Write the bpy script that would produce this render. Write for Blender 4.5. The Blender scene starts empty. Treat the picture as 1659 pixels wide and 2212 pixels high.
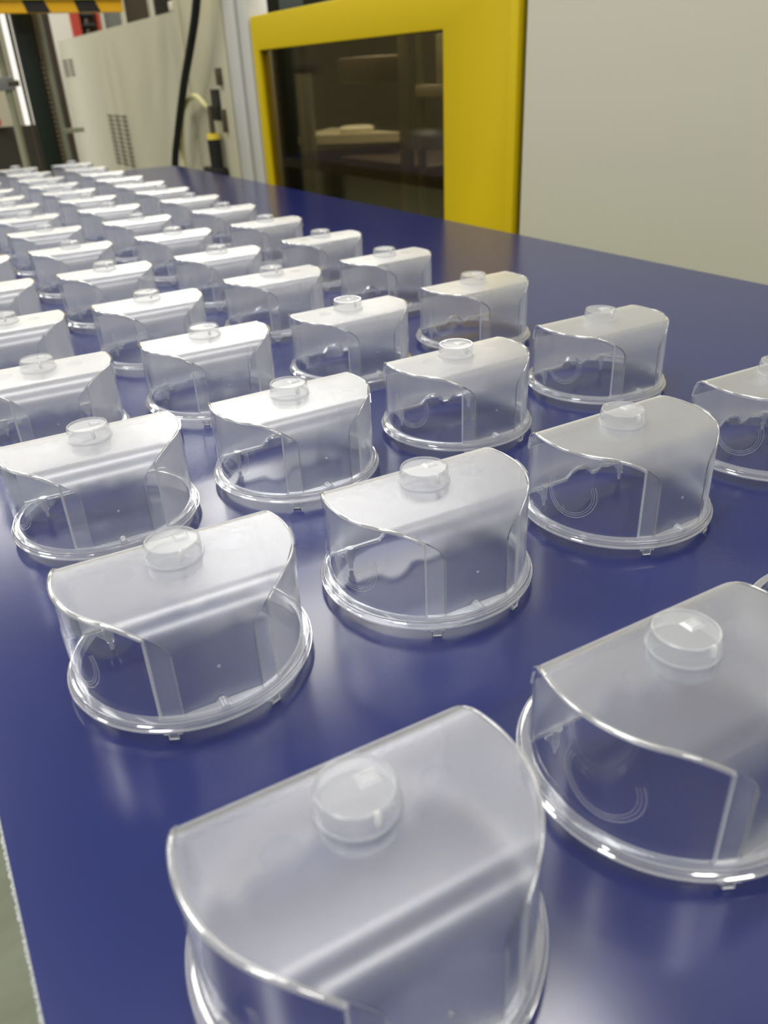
import bpy, bmesh, math, random
from mathutils import Vector, Matrix
from math import sin, cos, pi, sqrt, radians, atan2, asin

random.seed(7)
S = bpy.context.scene
COL = S.collection

# ------------------------------------------------------------------ camera
CAM_Z = 0.2331
cam_d = bpy.data.cameras.new('camera')
cam = bpy.data.objects.new('camera', cam_d)
COL.objects.link(cam)
right = Vector((0.8546105, -0.5173312, -0.0448247))
down = Vector((-0.2857316, -0.3964209, -0.8724723))
fwd = Vector((0.4335877, 0.7584318, -0.4866034))
mw = Matrix.Identity(4)
for i in range(3):
    mw[i][0] = right[i]; mw[i][1] = -down[i]; mw[i][2] = -fwd[i]
mw[2][3] = CAM_Z
cam.matrix_world = mw
cam_d.sensor_fit = 'VERTICAL'
cam_d.lens = 4.4
cam_d.sensor_height = 4.4 * 2212 / 1710.93
cam_d.sensor_width = 4.4 * 1659 / 1710.93
cam_d.clip_start = 0.01
cam_d.clip_end = 60
cam_d.dof.use_dof = True
cam_d.dof.focus_distance = 0.43
cam_d.dof.aperture_fstop = 1.75
S.camera = cam

# ------------------------------------------------------------------ world, lights, exposure
W = bpy.data.worlds.new('world'); S.world = W
W.use_nodes = True
W.node_tree.nodes['Background'].inputs[0].default_value = (1.0, 0.985, 0.95, 1)
W.node_tree.nodes['Background'].inputs[1].default_value = 0.27

def area(name, loc, sx, sy, power, rot=(0, 0, 0), color=(1.0, 0.975, 0.92)):
    l = bpy.data.lights.new(name, 'AREA')
    l.shape = 'RECTANGLE'; l.size = sx; l.size_y = sy; l.energy = power; l.color = color
    o = bpy.data.objects.new(name, l); COL.objects.link(o)
    o.location = loc; o.rotation_euler = rot
    return o
# the hall's rows of fluorescent ceiling fittings
for x, y, p in [(0.4, 1.0, 26), (0.3, -1.7, 36), (0.2, 6.4, 40), (1.9, 3.6, 30), (2.3, 5.4, 50), (2.3, 7.2, 50),
                (-1.6, 0.2, 30), (-1.6, 2.0, 42), (-1.6, 3.8, 42), (-1.6, 5.6, 42)]:
    area('ceiling_lamp', (x, y, 2.7), 1.8, 0.3 if y < 1.5 else 0.75, p)

S.view_settings.view_transform = 'Standard'
S.view_settings.look = 'None'
S.view_settings.gamma = 1.0
S.view_settings.use_curve_mapping = False
S.view_settings.exposure = 0.3
S.cycles.max_bounces = 16
S.cycles.transparent_max_bounces = 64
S.cycles.diffuse_bounces = 4
S.cycles.glossy_bounces = 4
S.cycles.transmission_bounces = 8
S.cycles.sample_clamp_indirect = 6.0
S.cycles.use_denoising = True

# ------------------------------------------------------------------ materials
def lin(r, g, b):
    f = lambda c: (c / 255 / 12.92) if c / 255 <= 0.04045 else ((c / 255 + 0.055) / 1.055) ** 2.4
    return (f(r), f(g), f(b), 1)

def new_mat(name):
    m = bpy.data.materials.new(name); m.use_nodes = True
    nt = m.node_tree; nt.nodes.clear()
    out = nt.nodes.new('ShaderNodeOutputMaterial')
    return m, nt, out

def pbr(name, rgb, rough=0.5, metal=0.0, var=0.0, scale=20.0, bump=0.0, spec=0.5, stretch=None):
    m, nt, out = new_mat(name)
    p = nt.nodes.new('ShaderNodeBsdfPrincipled')
    p.inputs['Base Color'].default_value = lin(*rgb)
    p.inputs['Roughness'].default_value = rough
    p.inputs['Metallic'].default_value = metal
    p.inputs['Specular IOR Level'].default_value = spec
    nt.links.new(p.outputs[0], out.inputs[0])
    if var or bump:
        tc = nt.nodes.new('ShaderNodeTexCoord')
        mp = nt.nodes.new('ShaderNodeMapping')
        if stretch: mp.inputs['Scale'].default_value = stretch
        nz = nt.nodes.new('ShaderNodeTexNoise'); nz.inputs['Scale'].default_value = scale
        nz.inputs['Detail'].default_value = 5
        nt.links.new(tc.outputs['Object'], mp.inputs[0]); nt.links.new(mp.outputs[0], nz.inputs['Vector'])
        if var:
            mx = nt.nodes.new('ShaderNodeMix'); mx.data_type = 'RGBA'
            c = lin(*rgb)
            mx.inputs[6].default_value = tuple(v * (1 - var) for v in c[:3]) + (1,)
            mx.inputs[7].default_value = tuple(min(1, v * (1 + var)) for v in c[:3]) + (1,)
            nt.links.new(nz.outputs['Fac'], mx.inputs[0]); nt.links.new(mx.outputs[2], p.inputs['Base Color'])
        if bump:
            b = nt.nodes.new('ShaderNodeBump'); b.inputs['Strength'].default_value = bump; b.inputs['Distance'].default_value = 0.001
            nt.links.new(nz.outputs['Fac'], b.inputs['Height']); nt.links.new(b.outputs[0], p.inputs['Normal'])
    return m

def plastic(name, scatter, rough, gloss=1.0, ior=1.5, tint=(0.97, 0.975, 0.99), body=(0.86, 0.87, 0.88), trans=0.5, grain=0.0, blur=None, rough2=None):
    """thin moulded plastic: part of the light goes straight through, part is scattered, the surface reflects"""
    m, nt, out = new_mat(name)
    N = nt.nodes.new; L = nt.links.new
    if blur:
        tr = N('ShaderNodeBsdfRefraction'); tr.inputs['Roughness'].default_value = blur; tr.inputs['IOR'].default_value = 1.45
    else:
        tr = N('ShaderNodeBsdfTransparent')
    tr.inputs[0].default_value = tint + (1,)
    tl = N('ShaderNodeBsdfTranslucent'); tl.inputs[0].default_value = body + (1,)
    df = N('ShaderNodeBsdfDiffuse'); df.inputs[0].default_value = body + (1,)
    gl = N('ShaderNodeBsdfGlossy'); gl.inputs['Roughness'].default_value = rough; gl.inputs[0].default_value = (1, 1, 1, 1)
    fr = N('ShaderNodeFresnel'); fr.inputs['IOR'].default_value = ior
    # looking from the back of a wall the fresnel node would give total reflection: use the facing of a thin sheet
    lw = N('ShaderNodeLayerWeight'); lw.inputs['Blend'].default_value = 0.5
    pw = N('ShaderNodeMath'); pw.operation = 'POWER'; L(lw.outputs['Facing'], pw.inputs[0]); pw.inputs[1].default_value = 4.0
    ma = N('ShaderNodeMath'); ma.operation = 'MULTIPLY_ADD'; L(pw.outputs[0], ma.inputs[0])
    ma.inputs[1].default_value = 0.8 * gloss; ma.inputs[2].default_value = 0.045 * gloss
    sc = N('ShaderNodeMixShader'); sc.inputs[0].default_value = trans; L(df.outputs[0], sc.inputs[1]); L(tl.outputs[0], sc.inputs[2])
    b = N('ShaderNodeMixShader'); b.inputs[0].default_value = scatter; L(tr.outputs[0], b.inputs[1]); L(sc.outputs[0], b.inputs[2])
    s = N('ShaderNodeMixShader'); L(ma.outputs[0], s.inputs[0]); L(b.outputs[0], s.inputs[1]); L(gl.outputs[0], s.inputs[2])
    if rough2:
        g2 = N('ShaderNodeBsdfGlossy'); g2.inputs['Roughness'].default_value = rough2; g2.inputs[0].default_value = (1, 1, 1, 1)
        gm = N('ShaderNodeMixShader'); gm.inputs[0].default_value = 0.5; L(gl.outputs[0], gm.inputs[1]); L(g2.outputs[0], gm.inputs[2]); L(gm.outputs[0], s.inputs[2])
    if grain:
        tc = N('ShaderNodeTexCoord'); nz = N('ShaderNodeTexNoise'); nz.inputs['Scale'].default_value = 2600
        L(tc.outputs['Object'], nz.inputs['Vector'])
        bp = N('ShaderNodeBump'); bp.inputs['Strength'].default_value = grain; bp.inputs['Distance'].default_value = 0.0003
        L(nz.outputs['Fac'], bp.inputs['Height']); L(bp.outputs[0], gl.inputs['Normal'])
    L(s.outputs[0], out.inputs[0])
    return m

M = {}
M['frosted'] = plastic('frosted_plastic', 0.035, 0.26, gloss=2.4, grain=0.12, blur=0.25, tint=(0.955, 0.965, 0.985), rough2=0.46)
M['satin'] = plastic('satin_end_plastic', 0.52, 0.22, gloss=1.2)
M['panel'] = plastic('satin_corner_plastic', 0.24, 0.22, gloss=1.2)
M['back'] = plastic('frosted_back_plastic', 0.22, 0.25, gloss=2.0, grain=0.12, blur=0.30, trans=0.75, body=(.93, .93, .93))
M['bright'] = plastic('bright_edge_plastic', 0.65, 0.08, gloss=2.0, body=(.97, .97, .97))  # whitened plastic, imitates clear edges that catch the light
M['mark'] = plastic('faint_mark_plastic', 0.05, 0.22, gloss=0.5)
M['frost_soft'] = plastic('satin_plastic', 0.19, 0.16, gloss=1.1)
M['frost_thin'] = plastic('frosted_plastic_detail', 0.27, 0.28, gloss=1.5)
M['clear'] = plastic('clear_plastic', 0.02, 0.03, gloss=0.8)
M['edge'] = plastic('thick_clear_plastic', 0.20, 0.07, gloss=3.0, body=(0.93, 0.94, 0.95))
M['shiny'] = plastic('polished_clear_plastic', 0.32, 0.05, gloss=4.5, body=(0.95, 0.95, 0.95))

# blue table laminate with a few specks of dust
def table_mat():
    m, nt, out = new_mat('blue_laminate')
    N = nt.nodes.new; L = nt.links.new
    p = N('ShaderNodeBsdfPrincipled'); p.inputs['Roughness'].default_value = 0.19
    p.inputs['Specular IOR Level'].default_value = 0.8
    tc = N('ShaderNodeTexCoord')
    vo = N('ShaderNodeTexVoronoi'); vo.inputs['Scale'].default_value = 14
    L(tc.outputs['Object'], vo.inputs['Vector'])
    lt = N('ShaderNodeMath'); lt.operation = 'LESS_THAN'; lt.inputs[1].default_value = 0.009; L(vo.outputs['Distance'], lt.inputs[0])
    mu = N('ShaderNodeMath'); mu.operation = 'MULTIPLY'; mu.inputs[1].default_value = 0.5; L(lt.outputs[0], mu.inputs[0])
    mx = N('ShaderNodeMix'); mx.data_type = 'RGBA'; L(mu.outputs[0], mx.inputs[0])
    mx.inputs[6].default_value = lin(20, 32, 92); mx.inputs[7].default_value = lin(170, 180, 215)
    L(mx.outputs[2], p.inputs['Base Color'])
    nz = N('ShaderNodeTexNoise'); nz.inputs['Scale'].default_value = 1500; L(tc.outputs['Object'], nz.inputs['Vector'])
    bp = N('ShaderNodeBump'); bp.inputs['Strength'].default_value = 0.03; bp.inputs['Distance'].default_value = 0.0004
    L(nz.outputs['Fac'], bp.inputs['Height']); L(bp.outputs[0], p.inputs['Normal'])
    L(p.outputs[0], out.inputs[0])
    return m
M['table'] = table_mat()
M['chip'] = pbr('raw_board_edge', (158, 162, 160), 0.95, var=0.75, scale=700, bump=0.8)
M['yellow'] = pbr('yellow_paint', (193, 168, 0), 0.6, spec=0.2, var=0.03, scale=3)
M['beige'] = pbr('beige_machine_paint', (190, 186, 164), 0.22, var=0.03, scale=4)
M['door_beige'] = pbr('beige_door_paint', (182, 177, 152), 0.25, var=0.04, scale=3)
M['grey_cab'] = pbr('warm_grey_paint', (198, 196, 176), 0.6, var=0.02, scale=3)
M['alu'] = pbr('pale_aluminium', (196, 196, 188), 0.4, metal=0.15)
M['groove'] = pbr('grey_groove', (120, 122, 116), 0.6)
M['black'] = pbr('black_rubber', (16, 15, 13), 0.5)
M['dark'] = pbr('dark_interior', (58, 54, 44), 0.8)
M['hose'] = pbr('cream_hose', (214, 206, 150), 0.5)
M['sensor_yellow'] = pbr('sensor_yellow', (226, 200, 60), 0.4)
M['steel'] = pbr('steel', (150, 148, 132), 0.35, metal=0.6)
M['steel_dark'] = pbr('dark_steel', (92, 82, 66), 0.45, metal=0.5)
M['pole'] = pbr('grey_green_paint', (142, 142, 118), 0.4)
M['green'] = pbr('dark_green_paint', (10, 26, 16), 0.45)
M['hazard_y'] = pbr('hazard_yellow', (236, 178, 8), 0.5)
M['hazard_k'] = pbr('hazard_black', (32, 28, 26), 0.5)
M['lime'] = pbr('lime_yellow_paint', (196, 196, 20), 0.5)
M['red'] = pbr('red_paint', (196, 74, 56), 0.5)
M['brown'] = pbr('brown_steel', (70, 56, 42), 0.6)  # plain brown, shared by frame, bed and thin pole
M['bluegrey'] = pbr('blue_grey_paint', (128, 130, 126), 0.4)
M['cream'] = pbr('cream_paint', (216, 210, 188), 0.5)
M['white'] = pbr('white_paint', (240, 236, 222), 0.7)
M['wall'] = pbr('hall_wall_paint', (150, 144, 124), 0.9, var=0.04, scale=2)
M['floor'] = pbr('worn_floor', (118, 124, 104), 0.7, var=0.3, scale=7, bump=0.2, stretch=(1, 3, 1))
M['shelf'] = pbr('pale_olive_board', (176, 172, 138), 0.6)

def pane_mat():
    m, nt, out = new_mat('smoked_window')
    N = nt.nodes.new; L = nt.links.new
    tr = N('ShaderNodeBsdfTransparent'); tr.inputs[0].default_value = (0.62, 0.57, 0.44, 1)
    gl = N('ShaderNodeBsdfGlossy'); gl.inputs['Roughness'].default_value = 0.06
    fr = N('ShaderNodeFresnel'); fr.inputs['IOR'].default_value = 1.5
    s = N('ShaderNodeMixShader'); 
    hm = N('ShaderNodeMath'); hm.operation = 'MULTIPLY'; hm.inputs[1].default_value = 0.45; L(fr.outputs[0], hm.inputs[0])
    L(hm.outputs[0], s.inputs[0]); L(tr.outputs[0], s.inputs[1]); L(gl.outputs[0], s.inputs[2])
    L(s.outputs[0], out.inputs[0])
    return m
M['pane'] = pane_mat()
def lit_mat():
    m, nt, out = new_mat('lit_diffuser')
    e = nt.nodes.new('ShaderNodeEmission'); e.inputs[0].default_value = (1, 0.95, 0.84, 1); e.inputs[1].default_value = 1.0
    nt.links.new(e.outputs[0], out.inputs[0]); return m
M['lit'] = lit_mat()

# ------------------------------------------------------------------ mesh helpers
class MB:
    def __init__(s): s.v = []; s.f = []
    def add(s, verts, faces):
        o = len(s.v); s.v += [tuple(p) for p in verts]; s.f += [tuple(i + o for i in f) for f in faces]; return s
    def box(s, x0, y0, z0, x1, y1, z1):
        v = [(x0, y0, z0), (x1, y0, z0), (x1, y1, z0), (x0, y1, z0), (x0, y0, z1), (x1, y0, z1), (x1, y1, z1), (x0, y1, z1)]
        return s.add(v, [(0, 3, 2, 1), (4, 5, 6, 7), (0, 1, 5, 4), (1, 2, 6, 5), (2, 3, 7, 6), (3, 0, 4, 7)])
    def grid(s, rows, close=False):
        n = len(rows[0]); v = [p for r in rows for p in r]; f = []
        for i in range(len(rows) - 1):
            for j in range(n if close else n - 1):
                k = (j + 1) % n
                f.append((i * n + j, i * n + k, (i + 1) * n + k, (i + 1) * n + j))
        return s.add(v, f)
    def lathe(s, prof, c=(0, 0, 0), n=48, closed=False, axis='z'):
        rows = []
        for r, z in prof:
            row = []
            for k in range(n):
                a = 2 * pi * k / n
                p = (r * cos(a), r * sin(a), z)
                if axis == 'x': p = (z, p[0], p[1])
                if axis == 'y': p = (p[0], z, p[1])
                row.append((p[0] + c[0], p[1] + c[1], p[2] + c[2]))
            rows.append(row)
        if closed: rows.append(rows[0])
        return s.grid(rows, close=True)
    def tube(s, pts, r, n=8, caps=True):
        pts = [Vector(p) for p in pts]; rows = []
        up = Vector((0, 0, 1))
        prev = None
        for i, p in enumerate(pts):
            t = (pts[min(i + 1, len(pts) - 1)] - pts[max(i - 1, 0)]).normalized()
            if prev is None:
                a = t.cross(up)
                if a.length < 1e-3: a = t.cross(Vector((1, 0, 0)))
            else:
                a = prev - t * prev.dot(t)
            a.normalize(); prev = a; b = t.cross(a)
            rr = r[i] if isinstance(r, (list, tuple)) else r
            rows.append([p + a * (rr * cos(2 * pi * k / n)) + b * (rr * sin(2 * pi * k / n)) for k in range(n)])
        o = len(s.v); s.grid(rows, close=True)
        if caps:
            s.f.append(tuple(o + k for k in reversed(range(n)))); e = o + (len(rows) - 1) * n
            s.f.append(tuple(e + k for k in range(n)))
        return s
    def prism(s, poly, z0, z1):
        n = len(poly)
        v = [(x, y, z0) for x, y in poly] + [(x, y, z1) for x, y in poly]
        return s.add(v, [tuple(reversed(range(n))), tuple(range(n, 2 * n))] + [(i, (i + 1) % n, n + (i + 1) % n, n + i) for i in range(n)])
    def mesh(s, name, mat, solid=0.0, smooth=35, bevel=0.0):
        me = bpy.data.meshes.new(name)
        bm = bmesh.new()
        vs = [bm.verts.new(p) for p in s.v]
        for f in s.f:
            try: bm.faces.new([vs[i] for i in f])
            except ValueError: pass
        bmesh.ops.remove_doubles(bm, verts=bm.verts, dist=1e-6)
        bmesh.ops.recalc_face_normals(bm, faces=bm.faces)
        if solid:
            bmesh.ops.solidify(bm, geom=bm.faces[:], thickness=solid)
        if bevel:
            es = [e for e in bm.edges if len(e.link_faces) == 2 and e.calc_face_angle(0) > radians(50)]
            bmesh.ops.bevel(bm, geom=es, offset=bevel, segments=2, affect='EDGES', profile=0.5)
        if smooth:
            for f in bm.faces: f.smooth = True
            for e in bm.edges:
                if len(e.link_faces) != 2 or e.calc_face_angle(0) > radians(smooth): e.smooth = False
        bm.to_mesh(me); bm.free()
        me.materials.append(mat)
        return me
    def build(s, name, mat, parent=None, **k):
        o = bpy.data.objects.new(name, s.mesh(name, mat, **k)); COL.objects.link(o)
        if parent: o.parent = parent
        return o

def tag(o, label, cat, group=None):
    o['label'] = label; o['category'] = cat
    if group: o['group'] = group
    return o
def empty(name, loc, rz=0):
    o = bpy.data.objects.new(name, None); COL.objects.link(o); o.location = loc; o.rotation_euler = (0, 0, rz); o.empty_display_size = 0.02
    return o
def struct(o): o['kind'] = 'structure'; return o
def box(name, b, mat, parent=None, bevel=0.0):
    return MB().box(*b).build(name, mat, parent, bevel=bevel, smooth=30 if bevel else 0)

# ------------------------------------------------------------------ room shell
FLOOR = -0.78
struct(box('floor', (-4, -3, FLOOR - 0.05, 5, 8.5, FLOOR), M['floor']))
struct(box('wall_back', (-4, 8.5, FLOOR, 5, 8.6, 3.2), M['wall']))
struct(box('wall_right', (5, -3, FLOOR, 5.1, 8.6, 3.2), M['wall']))

# ------------------------------------------------------------------ table
X0, X1, Y0, Y1 = -0.0265, 0.8385, -0.75, 2.68
tb = empty('work_table', ((X0 + X1) / 2, (Y0 + Y1) / 2, FLOOR))
tag(tb, 'long table with a satin blue top that carries the rows of clear covers', 'table')
T = Vector(tb.location)
def rounded(x0, y0, x1, y1, r, n=8):
    P = []
    for cx, cy, a in ((x1 - r, y1 - r, 0), (x0 + r, y1 - r, 90), (x0 + r, y0 + r, 180), (x1 - r, y0 + r, 270)):
        for k in range(n + 1):
            t = radians(a + 90 * k / n); P.append((cx + r * cos(t) - T.x, cy + r * sin(t) - T.y))
    return P
pl = rounded(X0, Y0, X1, Y1, 0.05)
MB().prism(pl, -0.0012 - T.z, 0 - T.z).build('tabletop', M['table'], tb, smooth=0)
core = []
for x, y in rounded(X0 - 0.0018, Y0 - 0.001, X1 + 0.001, Y1 + 0.001, 0.05):
    core.append((x, y))
    if len(core) == 18:                        # the cut left edge is ragged
        ys = [2.6 - 2.2 * k / 20 for k in range(20)] + [.4 - .35 * k / 380 for k in range(380)] + [.05 - .7 * k / 20 for k in range(20)]
        for y in ys: core.append((X0 - T.x - random.uniform(.0009, .0016), y - T.y))
MB().prism(core, -0.028 - T.z, -0.00125 - T.z).build('board_core', M['chip'], tb, smooth=0)['label'] = 'pale chipped raw edge of the table board'
for sx in (0.10, 0.72):
    for sy in (-0.60, 0.95, 2.50):
        MB().box(sx - 0.025 - T.x, sy - 0.025 - T.y, 0, sx + 0.025 - T.x, sy + 0.025 - T.y, -0.028 - T.z).build('leg', M['steel'], tb, smooth=0)

# ------------------------------------------------------------------ one clear cover, local origin on the table, flange bottom at ZB
ZB = 0.0045
RB, RO = 0.0507, 0.0515            # body radius, radius of the outer skin of the end walls
VF, VB, ZT = -0.0477, 0.0260, 0.0505  # front face, back face, top face
RS, RK = 0.0155, 0.0135              # front and back shoulder radius
AZ_A = radians(-120.6); AZ_A2 = radians(-59.4)

def zprof(v):
    if v < VF + RS:
        d = VF + RS - v
        return ZT - RS + sqrt(max(0, RS * RS - d * d))
    if v > VB - RK:
        d = v - (VB - RK)
        return ZT - RK + sqrt(max(0, RK * RK - d * d))
    return ZT

def edge_z(u):                      # lower edge of the back wall with its notch and lug
    K = [(-0.06, .0080), (-.0140, .0082), (-.0095, .0122), (-.0060, .0134), (-.0010, .0132), (.0025, .0112), (.0060, .0070), (.0105, .0069), (.0150, .0094), (.0185, .0084), (.06, .0080)]
    for (a, za), (b, zb) in zip(K, K[1:]):
        if a <= u <= b: return za + (zb - za) * (u - a) / (b - a)
    return .0080

def make_cover():
    root = empty('plastic_cover', (0, 0, 0))
    Z = ZB
    P = lambda u, v, z: (u, v, z + Z)
    # frosted shell: front face, shoulder, top, back shoulder
    prof = [(VF, z) for z in (.0045, .012, .020, .028, ZT - RS)]
    prof += [(VF + RS - RS * cos(t), ZT - RS + RS * sin(t)) for t in [pi / 2 * k / 10 for k in range(1, 11)]]
    prof += [(-.018, ZT), (-.008, ZT), (.004, ZT)]
    prof += [(VB - RK + RK * sin(t), ZT - RK + RK * cos(t)) for t in [pi / 2 * k / 7 for k in range(0, 8)]]
    rows = []
    for v, z in prof:
        h = sqrt(RB * RB - v * v)
        rows.append([P(h * (2 * j / 24 - 1), v, z) for j in range(25)])
    MB().grid(rows).build('top_shell', M['frosted'], root, solid=.0014, smooth=30)['label'] = 'frosted top and front face'
    # back wall
    h = sqrt(RB * RB - VB * VB)
    us = sorted(set([-h + 2 * h * j / 40 for j in range(41)] + [-.0140, -.0095, -.0060, -.0010, .0025, .0060, .0105, .0150, .0185]))
    rows = [[P(u, VB, edge_z(u) + (ZT - RK - edge_z(u)) * t) for u in us] for t in (0, .33, .66, 1)]
    MB().grid(rows).build('back_wall', M['back'], root, solid=.0014, smooth=30)['label'] = 'frosted back wall cut short with a notch'
    lip = MB()
    rows = []
    for dv, dz in ((-.0010, -.0009), (.0010, -.0009), (.0010, .0009), (-.0010, .0009), (-.0010, -.0009)):
        rows.append([P(u, VB + dv, edge_z(u) + dz - .0006) for u in us])
    lip.grid(rows); lip.build('back_edge', M['edge'], root, smooth=30)['label'] = 'thick clear edge along the notch'
    # end walls
    azl0 = pi - asin(VB / RO)
    def wall(a0, a1, r, n, zlow=.0045):
        rows = [[], [], [], []]
        for k in range(n + 1):
            a = a0 + (a1 - a0) * k / n; u, v = r * cos(a), r * sin(a)
            zt = zprof(max(VF, min(VB, v)))
            for i, t in enumerate((0, .4, .8, 1)):
                rows[i].append(P(u, v, zlow + (zt - zlow) * t))
        return MB().grid(rows)
    wall(azl0, 2 * pi + AZ_A, RO, 28).build('end_wall', M['clear'], root, solid=.0013, smooth=30)['label'] = 'clear polished end wall'
    wall(asin(VB / RO), AZ_A2, RO, 28).build('end_wall', M['satin'], root, smooth=30)['label'] = 'satin end wall'
    # stepped panels between end walls and front face
    azb = atan2(VF, -sqrt(RB * RB - VF * VF))
    wall(AZ_A, azb, RB - .0002, 6).build('corner_panel', M['panel'], root, smooth=30)
    wall(-pi - azb, AZ_A2, RB - .0002, 6).build('corner_panel', M['panel'], root, smooth=30)
    for a in (AZ_A, AZ_A2, azb, -pi - azb):
        big = a in (AZ_A, AZ_A2)
        s = 1 if cos(a) < 0 else -1
        r = RO if big else RB
        v = r * sin(a); zt = zprof(max(VF, v)) - .0004
        m = MB()
        w = radians(1.0) if big else radians(.35)
        poly = [((r - .0012) * cos(a), (r - .0012) * sin(a)), ((r + .0002) * cos(a), (r + .0002) * sin(a)),
                ((r + .0001) * cos(a + s * w), (r + .0001) * sin(a + s * w)), ((r - .0012) * cos(a + s * w), (r - .0012) * sin(a + s * w))]
        m.prism(poly, .0045 + Z, zt + Z).build('rib', M['satin'] if big else M['panel'], root, smooth=30)
    # polished bead along the upper edge of both end walls
    for a0, a1, rr in ((azl0, 2 * pi + AZ_A, .0011), (asin(VB / RO), AZ_A2, .0005)):
        pts = []
        for k in range(37):
            a = a0 + (a1 - a0) * k / 36; v = RO * sin(a)
            pts.append(P((RO - .0005) * cos(a), (RO - .0005) * sin(a), zprof(max(VF, min(VB, v))) - .0004))
        MB().tube(pts, rr, 8).build('edge_bead', M['shiny'], root, smooth=60)
    # thin raised concentric arcs on the clear end wall
    m = MB()
    for rr, tr in ((.0146, .00022), (.0132, .00016), (.0120, .00014)):
        pts = []
        for k in range(33):
            t = radians(-205 + 230 * k / 32)
            a = radians(197.8) + rr * cos(t) / RO
            pts.append(P((RO + .0001) * cos(a), (RO + .0001) * sin(a), .0270 + rr * sin(t)))
        m.tube(pts, tr, 6)
    m.build('raised_arcs', M['frost_soft'], root, smooth=60)['label'] = 'faint concentric raised arcs'
    # flange
    fl = [(.0498, 0), (.0550, 0), (.0550, .0011), (.0543, .0015), (.0543, .0025), (.0537, .0029), (.0534, .0042), (.0516, .0046), (.0498, .0046)]
    MB().lathe([(r, z + Z) for r, z in fl], n=96, closed=True).build('flange', M['edge'], root, smooth=25)
    for r, z, t in ((.0549, .0006, .0005), (.0535, .0036, .0005)):
        pts = [P(r * cos(2 * pi * k / 96), r * sin(2 * pi * k / 96), z) for k in range(97)]
        MB().tube(pts, t, 6, caps=False).build('flange_bead', M['shiny'], root, smooth=60)
    # ledge in front of the face
    hh = sqrt(RB * RB - VF * VF)
    pts = [(-hh, VF), (hh, VF)]
    arc = [(.0526 * cos(a), .0526 * sin(a)) for a in [AZ_A2 + (AZ_A - AZ_A2) * k / 16 for k in range(17)]]
    inn = [((RB) * cos(a), (RB) * sin(a)) for a in (AZ_A, (AZ_A + azb) / 2)] + [(-hh, VF), (hh, VF)] + [((RB) * cos(a), (RB) * sin(a)) for a in ((-pi - azb + AZ_A2) / 2, AZ_A2)]
    MB().prism(arc + inn, .0044 + Z, .0056 + Z).build('front_ledge', M['edge'], root, smooth=30)
    # half round lug on the ledge
    m = MB(); a0 = radians(-91); n = 10
    rows = []
    for d in (.0474, .0533):
        c = Vector((d * cos(a0), d * sin(a0), .0050 + Z)); t = Vector((-sin(a0), cos(a0), 0))
        rows.append([tuple(c + t * (.0024 * cos(pi * k / n)) + Vector((0, 0, .0024 * sin(pi * k / n)))) for k in range(n + 1)])
    m.grid(rows); e = len(m.v)
    m.f.append(tuple(range(n + 1))); m.f.append(tuple(reversed(range(n + 1, 2 * n + 2)))); m.f.append((0, n, 2 * n + 1, n + 1))
    m.build('lug', M['edge'], root, smooth=40)
    # four feet: T shaped tabs
    for az in (-115, -67, 67, 115):
        a = radians(az); m = MB()
        ca, sa = cos(a), sin(a)
        def bx(w, z0, z1, r0=.0515, r1=.0538):
            c = [(r0, -w), (r1, -w), (r1, w), (r0, w)]
            m.prism([(r * ca - t * sa, r * sa + t * ca) for r, t in c], z0, z1)
        bx(.0037, Z - .0014, Z + .0002); bx(.0020, 0.00005, Z - .0012)
        ft = m.build('foot_tab', M['frost_soft'], root, smooth=30)
        o2 = [(-.0037, Z), (-.0037, Z - .0013), (-.0020, Z - .0013), (-.0020, .0005), (.0020, .0005), (.0020, Z - .0013), (.0037, Z - .0013), (.0037, Z)]
        MB().tube([(.0539 * ca - t * sa, .0539 * sa + t * ca, z) for t, z in o2], .0005, 6).build('outline', M['bright'], ft, smooth=60)  # whitish tube imitates light along the clear tab's edges
    # boss on the top
    bz = ZT + Z
    boss = MB().lathe([(.0123, bz), (.0120, bz + .0066), (.0116, bz + .0074), (.0109, bz + .0076), (.0105, bz + .0068)], n=48).build('boss', M['frost_soft'], root, smooth=40)
    MB().lathe([(.0106, bz + .0068), (.0001, bz + .0068)], n=40).build('cap_disc', M['frost_thin'], boss)
    MB().tube([(.0113 * cos(2 * pi * k / 48), .0113 * sin(2 * pi * k / 48), bz + .0074) for k in range(49)], .00045, 6, caps=False).build('rim', M['edge'], boss, smooth=60)
    MB().tube([(.0124 * cos(2 * pi * k / 48), .0124 * sin(2 * pi * k / 48), bz + .0004) for k in range(49)], .0006, 6, caps=False).build('collar', M['frost_soft'], boss, smooth=60)
    MB().lathe([(.0121, bz), (.0115, bz - .0075), (.0108, bz - .0075)], n=40).build('skirt', M['frost_thin'], boss, smooth=40)
    m = MB(); cx, cy, z0 = .0044, .0012, bz + .0068
    rects = [(.0034, .0029, 0), (.0024, .0019, .0009), (.0020, .0016, .0009), (.0018, .0014, .0005)]
    rws = [[(cx + sx * a, cy + sy * b, z0 + z) for sx, sy in ((-1, -1), (1, -1), (1, 1), (-1, 1))] for a, b, z in rects]
    m.grid(rws, close=True); m.f.append(tuple(len(m.v) - 4 + k for k in range(4)))
    m.build('emblem', M['satin'], boss, smooth=0)['label'] = 'raised square mark'
    a = radians(-86)
    MB().tube([(.0117 * cos(a), .0117 * sin(a), bz + .0030), (.0117 * cos(a), .0117 * sin(a), bz + .0034), (.0114 * cos(a), .0114 * sin(a), bz + .0072), (.0110 * cos(a), .0110 * sin(a), bz + .0079)], [.0007, .0013, .0011, .0006], 8).build('index_peg', M['bright'], boss, smooth=60)
    a = radians(104)
    nb = MB().box(-.0012, -.0005, 0, .0012, .0007, .0009).build('notch_block', M['edge'], boss, smooth=0)
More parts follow.
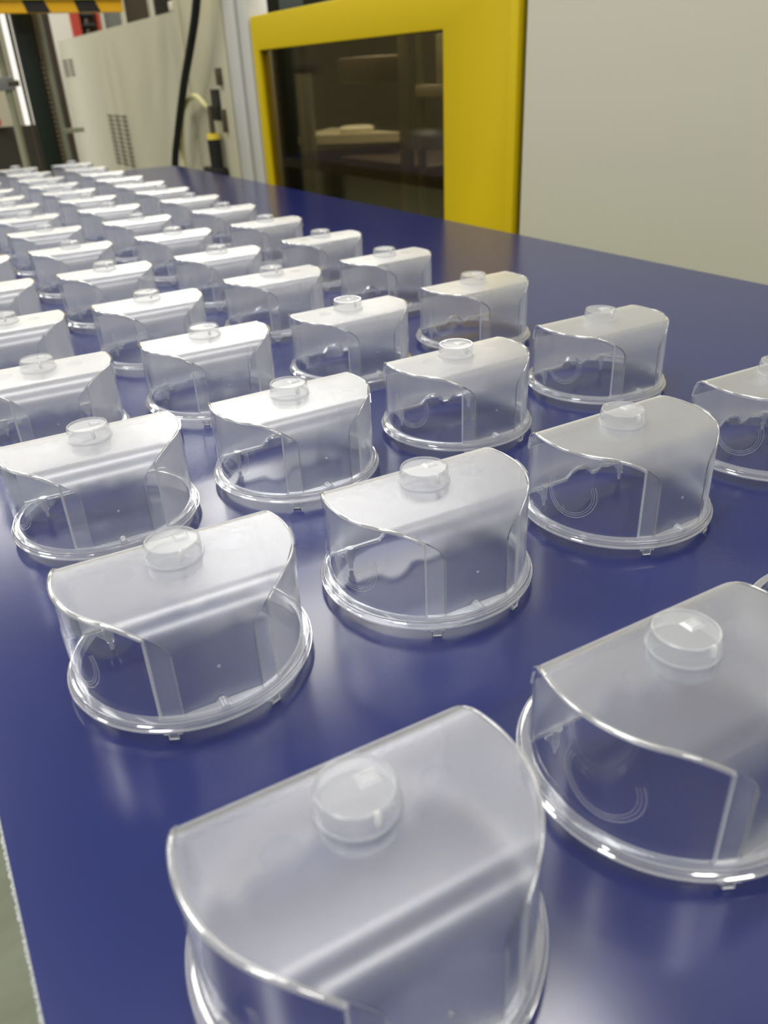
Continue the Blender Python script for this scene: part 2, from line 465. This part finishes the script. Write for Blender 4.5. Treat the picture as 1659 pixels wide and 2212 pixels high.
    nb.location = (.0104 * cos(a), .0104 * sin(a), bz + .0066); nb.rotation_euler = (0, 0, a - pi / 2)
    # flat round marks on the top
    for u in (-.0243, .0243):
        MB().lathe([(.0061, bz), (.0060, bz + .00012), (.0001, bz + .00012)], c=(u, -.0044, 0), n=32).build('round_mark', M['mark'], root, smooth=0)
    # gate mark on the front face
    MB().lathe([(.00005, -.0006), (.0006, -.0004), (.0008, 0)], c=(0.0003, VF, .0230 + Z), n=12, axis='y').build('gate_mark', M['shiny'], root, smooth=60)
    # pins under the back wall
    for u in (-.0325, .0285):
        m = MB()
        m.lathe([(.0001, .0095), (.0023, .0095), (.0020, .0012), (.0012, .0008), (.0011, -.0030), (.0008, -.0036), (.0001, -.0036)], c=(u, VB - .0022, Z), n=12)
        m.prism([(u - .0054, VB - .0026), (u - .0012, VB - .0026), (u - .0012, VB - .0018), (u - .0054, VB - .0018)], .0063 + Z, .0077 + Z)
        m.add([(u - .0054, VB - .0026, .0063 + Z), (u - .0012, VB - .0026, .0063 + Z), (u - .0012, VB - .0026, .0015 + Z),
               (u - .0054, VB - .0018, .0063 + Z), (u - .0012, VB - .0018, .0063 + Z), (u - .0012, VB - .0018, .0015 + Z)],
              [(0, 1, 2), (5, 4, 3), (0, 2, 5, 3)])
        m.build('pin', M['shiny'], root, smooth=40)
    # clear clip lug at the upper end of the satin wall
    m = MB(); rws = []
    for r in (RO + .0001, RO + .0012):
        rws.append([])
    rows = []
    for z0, r in ((.0508, RO - .0002), (.0508, RO + .0006), (.0400, RO + .0008), (.0400, RO - .0002), (.0508, RO - .0002)):
        rows.append([P(r * cos(radians(a)), r * sin(radians(a)), z0) for a in range(-24, -5, 3)])
    m.grid(rows).build('clip_lug', M['edge'], root, smooth=40)
    return root

def copy_tree(o, parent=None):
    c = o.copy(); COL.objects.link(c)
    if parent: c.parent = parent
    for ch in o.children: copy_tree(ch, c)
    return c

XS = [.0655, .1915, .3245, .4600]
YS = [.138, .294, .449, .610, .768, .932, 1.098, 1.266, 1.428, 1.590, 1.735, 1.885, 2.040, 2.200, 2.362]
MEAS = {(0, 0): (.066, .139, -2.6), (1, 0): (.1935, .1355, -1.9), (2, 0): (.3225, .132, -2),
        (0, 1): (.0655, .2985, -2.7), (1, 1): (.1915, .2935, -3.2), (2, 1): (.3215, .2885, -1.2), (3, 1): (.456, .286, -3),
        (0, 2): (.066, .455, -2.3), (1, 2): (.190, .4465, -1.0), (2, 2): (.3195, .4445, -.8), (3, 2): (.459, .445, -1.8),
        (0, 3): (.065, .609, -2.9), (1, 3): (.192, .609, -2.0), (2, 3): (.321, .606, .3), (3, 3): (.4585, .610, .8),
        (1, 4): (.190, .760, 0.4), (2, 4): (.325, .776, 1.2), (3, 4): (.4605, .775, 2.5)}
ROWN = ['front', 'second', 'third', 'fourth', 'fifth', 'sixth', 'seventh', 'eighth', 'ninth', 'tenth', 'eleventh', 'twelfth', 'thirteenth', 'fourteenth', 'rearmost']
COLN = ['first', 'second', 'third', 'fourth']
proto = None
for j in range(15):
    for i in range(4):
        if i == 3 and j == 0: continue              # outside the frame
        if i == 0 and j > 6: continue
        if i == 1 and j > 13: continue
        x, y, a = MEAS.get((i, j), (XS[i] + random.uniform(-.002, .002), YS[j] + random.uniform(-.003, .003), random.uniform(-2, 2)))
        o = make_cover() if proto is None else copy_tree(proto)
        if proto is None: proto = o
        o.location = (x, y, 0.0); o.rotation_euler = (0, 0, radians(a))
        tag(o, 'clear frosted plastic cover, %s row from the front, %s column from the left' % (ROWN[j], COLN[i]), 'plastic cover', 'clear plastic covers set out in rows on the blue table')

# ------------------------------------------------------------------ moulding machine beside the table (its front stands at x = 1.0)
XM = 1.0
# yellow guard door with smoked window
d = empty('guard_door', (XM, 1.77, FLOOR)); D = Vector(d.location)
tag(d, 'yellow sliding guard door of the moulding machine with a dark smoked window', 'machine door')
def dbox(name, y0, z0, y1, z1, x0, x1, mat, parent, bevel=0.0):
    L = Vector((0, 0, 0)); q = parent
    while q: L = L + q.location; q = q.parent
    return box(name, (x0 - L.x, y0 - L.y, z0 - L.z, x1 - L.x, y1 - L.y, z1 - L.z), mat, parent, bevel)
def ring(y0, z0, y1, z1, a0, b0, a1, b1, x0, x1, L):
    m = MB()
    for x in (x0, x1):
        m.v += [(x - L.x, y - L.y, z - L.z) for y, z in ((y0, z0), (y1, z0), (y1, z1), (y0, z1), (a0, b0), (a1, b0), (a1, b1), (a0, b1))]
    for i in range(4):
        k = (i + 1) % 4
        m.f += [(i, k, 4 + k, 4 + i), (8 + i, 12 + i, 12 + k, 8 + k), (i, 8 + i, 8 + k, k), (4 + i, 4 + k, 12 + k, 12 + i)]
    return m
ring(1.200, -.70, 2.345, .376, 1.435, -.38, 2.303, .2945, XM, XM + .03, D).build('door_frame', M['yellow'], d, smooth=30, bevel=.004)
dbox('window_pane', 1.43, -.385, 2.308, .299, XM + .008, XM + .013, M['pane'], d)
dbox('door_edge', 1.1985, -.70, 1.2215, .376, XM - .012, XM + .004, M['yellow'], d, .004)['label'] = 'folded near edge of the yellow door'
dbox('door_foot', 1.22, FLOOR, 1.30, -.70, XM, XM + .03, M['steel'], d); dbox('door_foot', 2.22, FLOOR, 2.30, -.70, XM, XM + .03, M['steel'], d)

# housing behind the door: dark chamber
h = empty('machine_housing', (1.5, 2.3, FLOOR)); H = Vector(h.location)
tag(h, 'dark inside of the moulding machine seen over and through the yellow door', 'machine')
def rod(name, p0, p1, r, mat, parent, n=12):
    L = Vector((0, 0, 0)); q = parent
    while q: L = L + q.location; q = q.parent
    return MB().tube([Vector(p0) - L, Vector(p1) - L], r, n).build(name, mat, parent, smooth=40)
XH = XM + .075
dbox('back_panel', 1.20, FLOOR, 3.40, 1.3, 1.75, 1.78, M['dark'], h)
dbox('side_panel', 1.20, FLOOR, 1.22, 1.3, XH, 1.75, M['dark'], h)
dbox('side_panel', 3.38, FLOOR, 3.40, 1.3, XH, 1.75, M['dark'], h)
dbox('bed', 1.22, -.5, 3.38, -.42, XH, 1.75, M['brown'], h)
dbox('header', 1.22, .50, 2.90, .95, XH + .01, XH + .03, M['black'], h)
dbox('column', 2.555, -.42, 2.665, .62, 1.19, 1.27, M['green'], h)  # shapes from here stand in for room reflections in the pane plus interior
rod('guide_rod', (1.20, 1.882, -.42), (1.20, 1.882, .62), .018, M['steel'], h)
rod('guide_rod', (1.21, 1.830, -.42), (1.21, 1.830, .62), .011, M['steel'], h)
dbox('bracket', 1.70, .172, 1.825, .198, 1.19, 1.22, M['cream'], h, .003)
dbox('bracket', 1.70, .198, 1.75, .30, 1.20, 1.23, M['shelf'], h, .003)
dbox('hopper_block', 2.02, .205, 2.24, .268, 1.20, 1.32, M['steel_dark'], h, .01)
rod('bar', (1.20, 2.455, -.42), (1.20, 2.455, .235), .026, M['steel'], h)
MB().prism([(x - H.x, y - H.y) for x, y in ((1.2, 2.567), (1.48, 2.83), (1.48, 2.36), (1.46, 2.34))], .034 - H.z, .060 - H.z).build('pane_shelf', M['cream'], h, smooth=0)  # shelf shape built behind the pane where reflections mix with the interior
MB().lathe([(.052, 0), (.058, .014), (.046, .020), (.040, .003)], c=(1.40 - H.x, 2.50 - H.y, .060 - H.z), n=24, closed=True).build('pane_ring', M['white'], h, smooth=40)
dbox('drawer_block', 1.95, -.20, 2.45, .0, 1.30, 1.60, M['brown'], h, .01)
area('chamber_fill', (1.4, 2.2, .60), .5, 1.0, 7)  # added fill light, brightens the chamber behind the window

# warm grey cabinet on the near side
g = empty('grey_cabinet', (1.4, .4, FLOOR)); G = Vector(g.location)
tag(g, 'tall warm grey machine cabinet standing to the right of the yellow door', 'cabinet')
dbox('body', -.9, FLOOR, 1.183, 1.5, XM + .012, 1.75, M['grey_cab'], g)
dbox('front_panel', -.895, FLOOR + .05, 1.187, 1.48, XM - .004, XM + .012, M['grey_cab'], g, .003)
dbox('gap_strip', 1.1872, FLOOR + .05, 1.1975, 1.48, XM + .004, XM + .016, M['dark'], g)['label'] = 'dark strip along the cabinet edge'  # dark strip stands in for the gap line beside the door

# aluminium post pair
p = empty('corner_post', (XM, 2.45, FLOOR)); 
tag(p, 'pale aluminium profile post with a dark groove beside the yellow door', 'post')
dbox('profile', 2.352, FLOOR, 2.412, 1.2, XM - .006, XM + .06, M['alu'], p, .003)
dbox('groove', 2.412, FLOOR, 2.437, 1.2, XM + .004, XM + .05, M['groove'], p)
dbox('profile', 2.437, FLOOR, 2.520, 1.2, XM - .006, XM + .06, M['alu'], p, .003)
dbox('groove', 2.520, FLOOR, 2.545, 1.2, XM + .010, XM + .05, M['groove'], p)

# beige door with lock, beige panel with louvres
q = empty('control_door', (XM, 2.75, FLOOR))
tag(q, 'narrow beige door with a dark lock slot between the aluminium post and the panel', 'machine door')
dbox('leaf', 2.548, FLOOR, 2.950, 1.0, XM, XM + .025, M['door_beige'], q, .004)
dbox('lock_slot', 2.640, .118, 2.715, .205, XM - .004, XM + .004, M['black'], q, .002)['label'] = 'black lock slot'
dbox('lever', 2.600, .215, 2.618, .262, XM - .016, XM + .002, M['steel_dark'], q, .002)
dbox('lever', 2.604, .085, 2.618, .150, XM - .014, XM + .002, M['steel_dark'], q, .002)
dbox('stile', 2.905, FLOOR, 2.948, 1.0, XM - .004, XM + .0005, M['door_beige'], q, .002)

b = empty('louvred_panel', (XM, 3.9, FLOOR)); B = Vector(b.location)
tag(b, 'long glossy beige machine side panel with small dark louvres, behind the far table end', 'machine panel')
MB().prism([(-.02, 2.955 - B.y), (0.0, 2.955 - B.y), (0.0, 4.80 - B.y), (-.02, 4.80 - B.y)], 0, .432 - B.z).build('panel', M['beige'], b, smooth=0).location.x = .02
dbox('knob', 2.97, .434, 3.01, .462, XM, XM + .02, M['cream'], b, .004)
for c0 in range(3):
    for k in range(12):
        y = 4.035 - c0 * .115; z = .108 - k * .0175
        dbox('louvre', y - .035, z, y + .035, z + .0055, XM - .007, XM + .001, M['steel_dark'], b)
for c0 in range(2):
    for k in range(5):
        y = 4.735 - c0 * .125; z = .342 - k * .0155
        dbox('louvre', y - .040, z, y + .040, z + .006, XM - .006, XM + .001, M['steel_dark'], b)

# black cable, cream hose, level sensor in front of the beige door
def curve(pts, n=6):
    pts = [Vector(p) for p in pts]; out = []
    for i in range(len(pts) - 1):
        p0 = pts[max(i - 1, 0)]; p1 = pts[i]; p2 = pts[i + 1]; p3 = pts[min(i + 2, len(pts) - 1)]
        for k in range(n):
            t = k / n
            out.append(0.5 * ((2 * p1) + (p2 - p0) * t + (2 * p0 - 5 * p1 + 4 * p2 - p3) * t * t + (3 * p1 - p0 - 3 * p2 + p3) * t ** 3))
    out.append(pts[-1]); return out
c = MB().tube(curve([(.942, 2.45, .62), (.942, 2.573, .434), (.942, 2.655, .346), (.942, 2.790, .225), (.942, 2.922, .088), (.942, 3.02, -.03), (.942, 3.08, -.20), (.942, 3.09, FLOOR + .015)]), .0125, 10).build('black_cable', M['black'], None, smooth=60)
tag(c, 'thick black cable hanging down in front of the beige machine door', 'cable')
c = MB().tube(curve([(.96, 3.00, FLOOR + .01), (.962, 2.995, -.2), (.965, 2.989, -.022), (.965, 2.966, .071), (.965, 2.913, .143), (.965, 2.824, .182), (.965, 2.754, .187), (.975, 2.722, .165), (.985, 2.715, .15)]), .0085, 8).build('cream_hose', M['hose'], None, smooth=60)
tag(c, 'thin cream hose arching up beside the black cable', 'hose')
s = empty('level_sensor', (.972, 2.67, -.04)); 
tag(s, 'black sensor body with a yellow ring fixed low on the beige door', 'sensor')
def lz(name, prof, mat): return MB().lathe(prof, n=20).build(name, mat, s, smooth=40)
lz('body', [(.0001, .02), (.020, .02), (.021, .105), (.0001, .105)], M['black'])
lz('yellow_ring', [(.0001, .105), (.020, .105), (.020, .122), (.0001, .122)], M['sensor_yellow'])['label'] = 'yellow ring'
lz('stem', [(.0001, .122), (.009, .122), (.008, .20), (.0001, .20)], M['steel_dark'])
MB().box(-.02, -.03, -.02, .024, .085, .022).build('foot', M['black'], s, smooth=30, bevel=.004)

# ------------------------------------------------------------------ beyond the table end
bm_ = empty('hazard_beam', (.45, 3.05, .437))
tag(bm_, 'horizontal beam with yellow and black hazard stripes at the top left', 'beam')
bx0, bx1 = -.35, .857
MB().box(bx0 - .45, -.02, 0, bx1 - .45, .02, .034).build('beam_face', M['hazard_y'], bm_, smooth=0)
MB().box(bx0 - .45, -.03, .034, bx1 - .45, .03, .12).build('beam_flange', M['lime'], bm_, smooth=0)['label'] = 'lime yellow upper beam'
x = .549 - .45 - 5 * .0775 * 2
for k in range(9):
    xx = x + k * .155
    if xx + .09 > bx1 - .45: break
    if xx - .02 < bx0 - .45: continue
    MB().add([(xx, -.0205, .034), (xx + .065, -.0205, .034), (xx + .080, -.0205, 0), (xx + .010, -.0205, 0),
              (xx, -.0195, .034), (xx + .065, -.0195, .034), (xx + .080, -.0195, 0), (xx + .010, -.0195, 0)],
             [(3, 2, 1, 0), (4, 5, 6, 7), (0, 1, 5, 4), (1, 2, 6, 5), (2, 3, 7, 6), (3, 0, 4, 7)]).build('stripe', M['hazard_k'], bm_, smooth=0)
for xx in (-.30, .40):
    MB().box(xx - .45 - .02, .02, FLOOR - .437, xx - .45 + .02, .06, .12).build('support', M['pole'], bm_, smooth=0) if xx < 0 else None

def post(name, label, x, y, r, mat, z1=1.4, square=False, parts=()):
    o = empty(name, (x, y, FLOOR)); tag(o, label, 'post')
    if square: MB().box(-r, -r, 0, r, r, z1 - FLOOR).build('shaft', mat, o, smooth=30, bevel=.003)
    else: MB().tube([(0, 0, 0), (0, 0, z1 - FLOOR)], r, 16).build('shaft', mat, o, smooth=40)
    MB().box(-r * 1.2, -r * 1.2, 0, r * 1.2, r * 1.2, .02).build('base_plate', mat, o, smooth=0)
    return o
post('green_column', 'very dark green square column behind the far end of the table', .555, 3.16, .0255, M['green'], square=True)
o = post('threaded_rod', 'brownish ridged rod just right of the dark green column', .592, 3.16, .0085, M['steel_dark'])
rg = MB()
for k in range(70): rg.lathe([(.0084, 0), (.0108, .005), (.0084, .010)], c=(0, 0, .70 + k * .0145), n=10)
rg.build('thread', M['steel_dark'], o, smooth=0)['kind'] = 'stuff'
o = post('steel_pole', 'pale grey-green round pole with a clamp right of the ridged rod', .612, 3.18, .0105, M['pole'])
MB().box(.0, -.008, .872, .075, .008, .886).build('cross_bar', M['pole'], o, smooth=0)
o = post('steel_pole', 'grey-green round pole at the left edge, holding a clamp', .470, 3.16, .012, M['pole'])
MB().box(-.05, -.02, 1.01, .022, .02, 1.05).build('clamp', M['bluegrey'], o, smooth=30, bevel=.004)
MB().tube([(0, -.014, 1.03), (.035, -.01, 1.03)], .010, 10).build('clamp_bolt', M['steel_dark'], o, smooth=40)
post('steel_pole', 'thin brown steel pole between the bright gap and the dark green column', .518, 3.16, .0055, M['brown'])

o = empty('brown_machine_frame', (.85, 3.9, FLOOR)); tag(o, 'dark brown machine frame between the poles and the beige panel', 'machine frame')
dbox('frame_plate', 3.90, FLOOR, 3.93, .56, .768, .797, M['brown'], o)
rb = MB()
for k in range(60): rb.box(.745 - .85, -.008, .70 + k * .011, .770 - .85, 0, .707 + k * .011)
rb.box(.745 - .85, 0, 0, .770 - .85, .02, 1.36).build('ribbed_belt', M['bluegrey'], o, smooth=0)
dbox('frame_plate', 3.90, FLOOR, 3.93, .10, .30, .70, M['dark'], o)
rod('red_knob', (.50, 3.86, .12), (.50, 3.90, .12), .018, M['red'], o)['label'] = 'red knob'
o = empty('red_machine', (1.25, 5.2, FLOOR)); tag(o, 'red framed machine part visible above the beige panel', 'machine frame')
dbox('red_upright', 5.20, FLOOR, 5.24, .75, 1.178, 1.222, M['red'], o)
dbox('red_upright', 5.20, FLOOR, 5.24, .75, 1.318, 1.330, M['red'], o)
dbox('dark_back', 5.26, FLOOR, 5.28, .75, 1.20, 1.33, M['brown'], o)
rod('spindle', (1.262, 5.23, FLOOR), (1.262, 5.23, .75), .010, M['steel'], o)
for k in range(8): rod('roller', (1.235, 5.22, .42 + k * .05), (1.30, 5.22, .42 + k * .05), .014, M['black'], o)
o = empty('cream_cabinet', (1.45, 5.25, FLOOR)); tag(o, 'blue-grey cabinet with cream posts above the beige panel', 'cabinet')
dbox('frame_post', 5.19, FLOOR, 5.22, .8, 1.336, 1.352, M['cream'], o)
dbox('door', 5.23, FLOOR, 5.25, .8, 1.352, 1.455, M['bluegrey'], o)
dbox('frame_post', 5.19, FLOOR, 5.22, .8, 1.455, 1.475, M['cream'], o)
dbox('side', 5.23, FLOOR, 5.25, .8, 1.475, 1.62, M['steel_dark'], o)
dbox('column_panel', 5.19, FLOOR, 5.22, .9, 1.62, 1.95, M['cream'], o)

# white boards on the far wall side, bright between the poles
o = empty('white_board', (1.08, 5.6, FLOOR)); tag(o, 'bright white board standing behind the red framed machine part', 'board')
dbox('board_face', 5.6, FLOOR + .1, 5.62, 1.0, 1.12, 1.30, M['white'], o)
dbox('foot', 5.58, FLOOR, 5.66, FLOOR + .1, 1.10, 1.34, M['steel'], o)
o = empty('light_column', (.86, 5.2, FLOOR)); tag(o, 'tall bright white lit strip seen between the poles at the far left', 'light')
dbox('diffuser', 5.2, FLOOR + .05, 5.23, .95, .822, .878, M['lit'], o)
dbox('housing', 5.23, FLOOR, 5.27, 1.0, .81, .888, M['steel'], o)
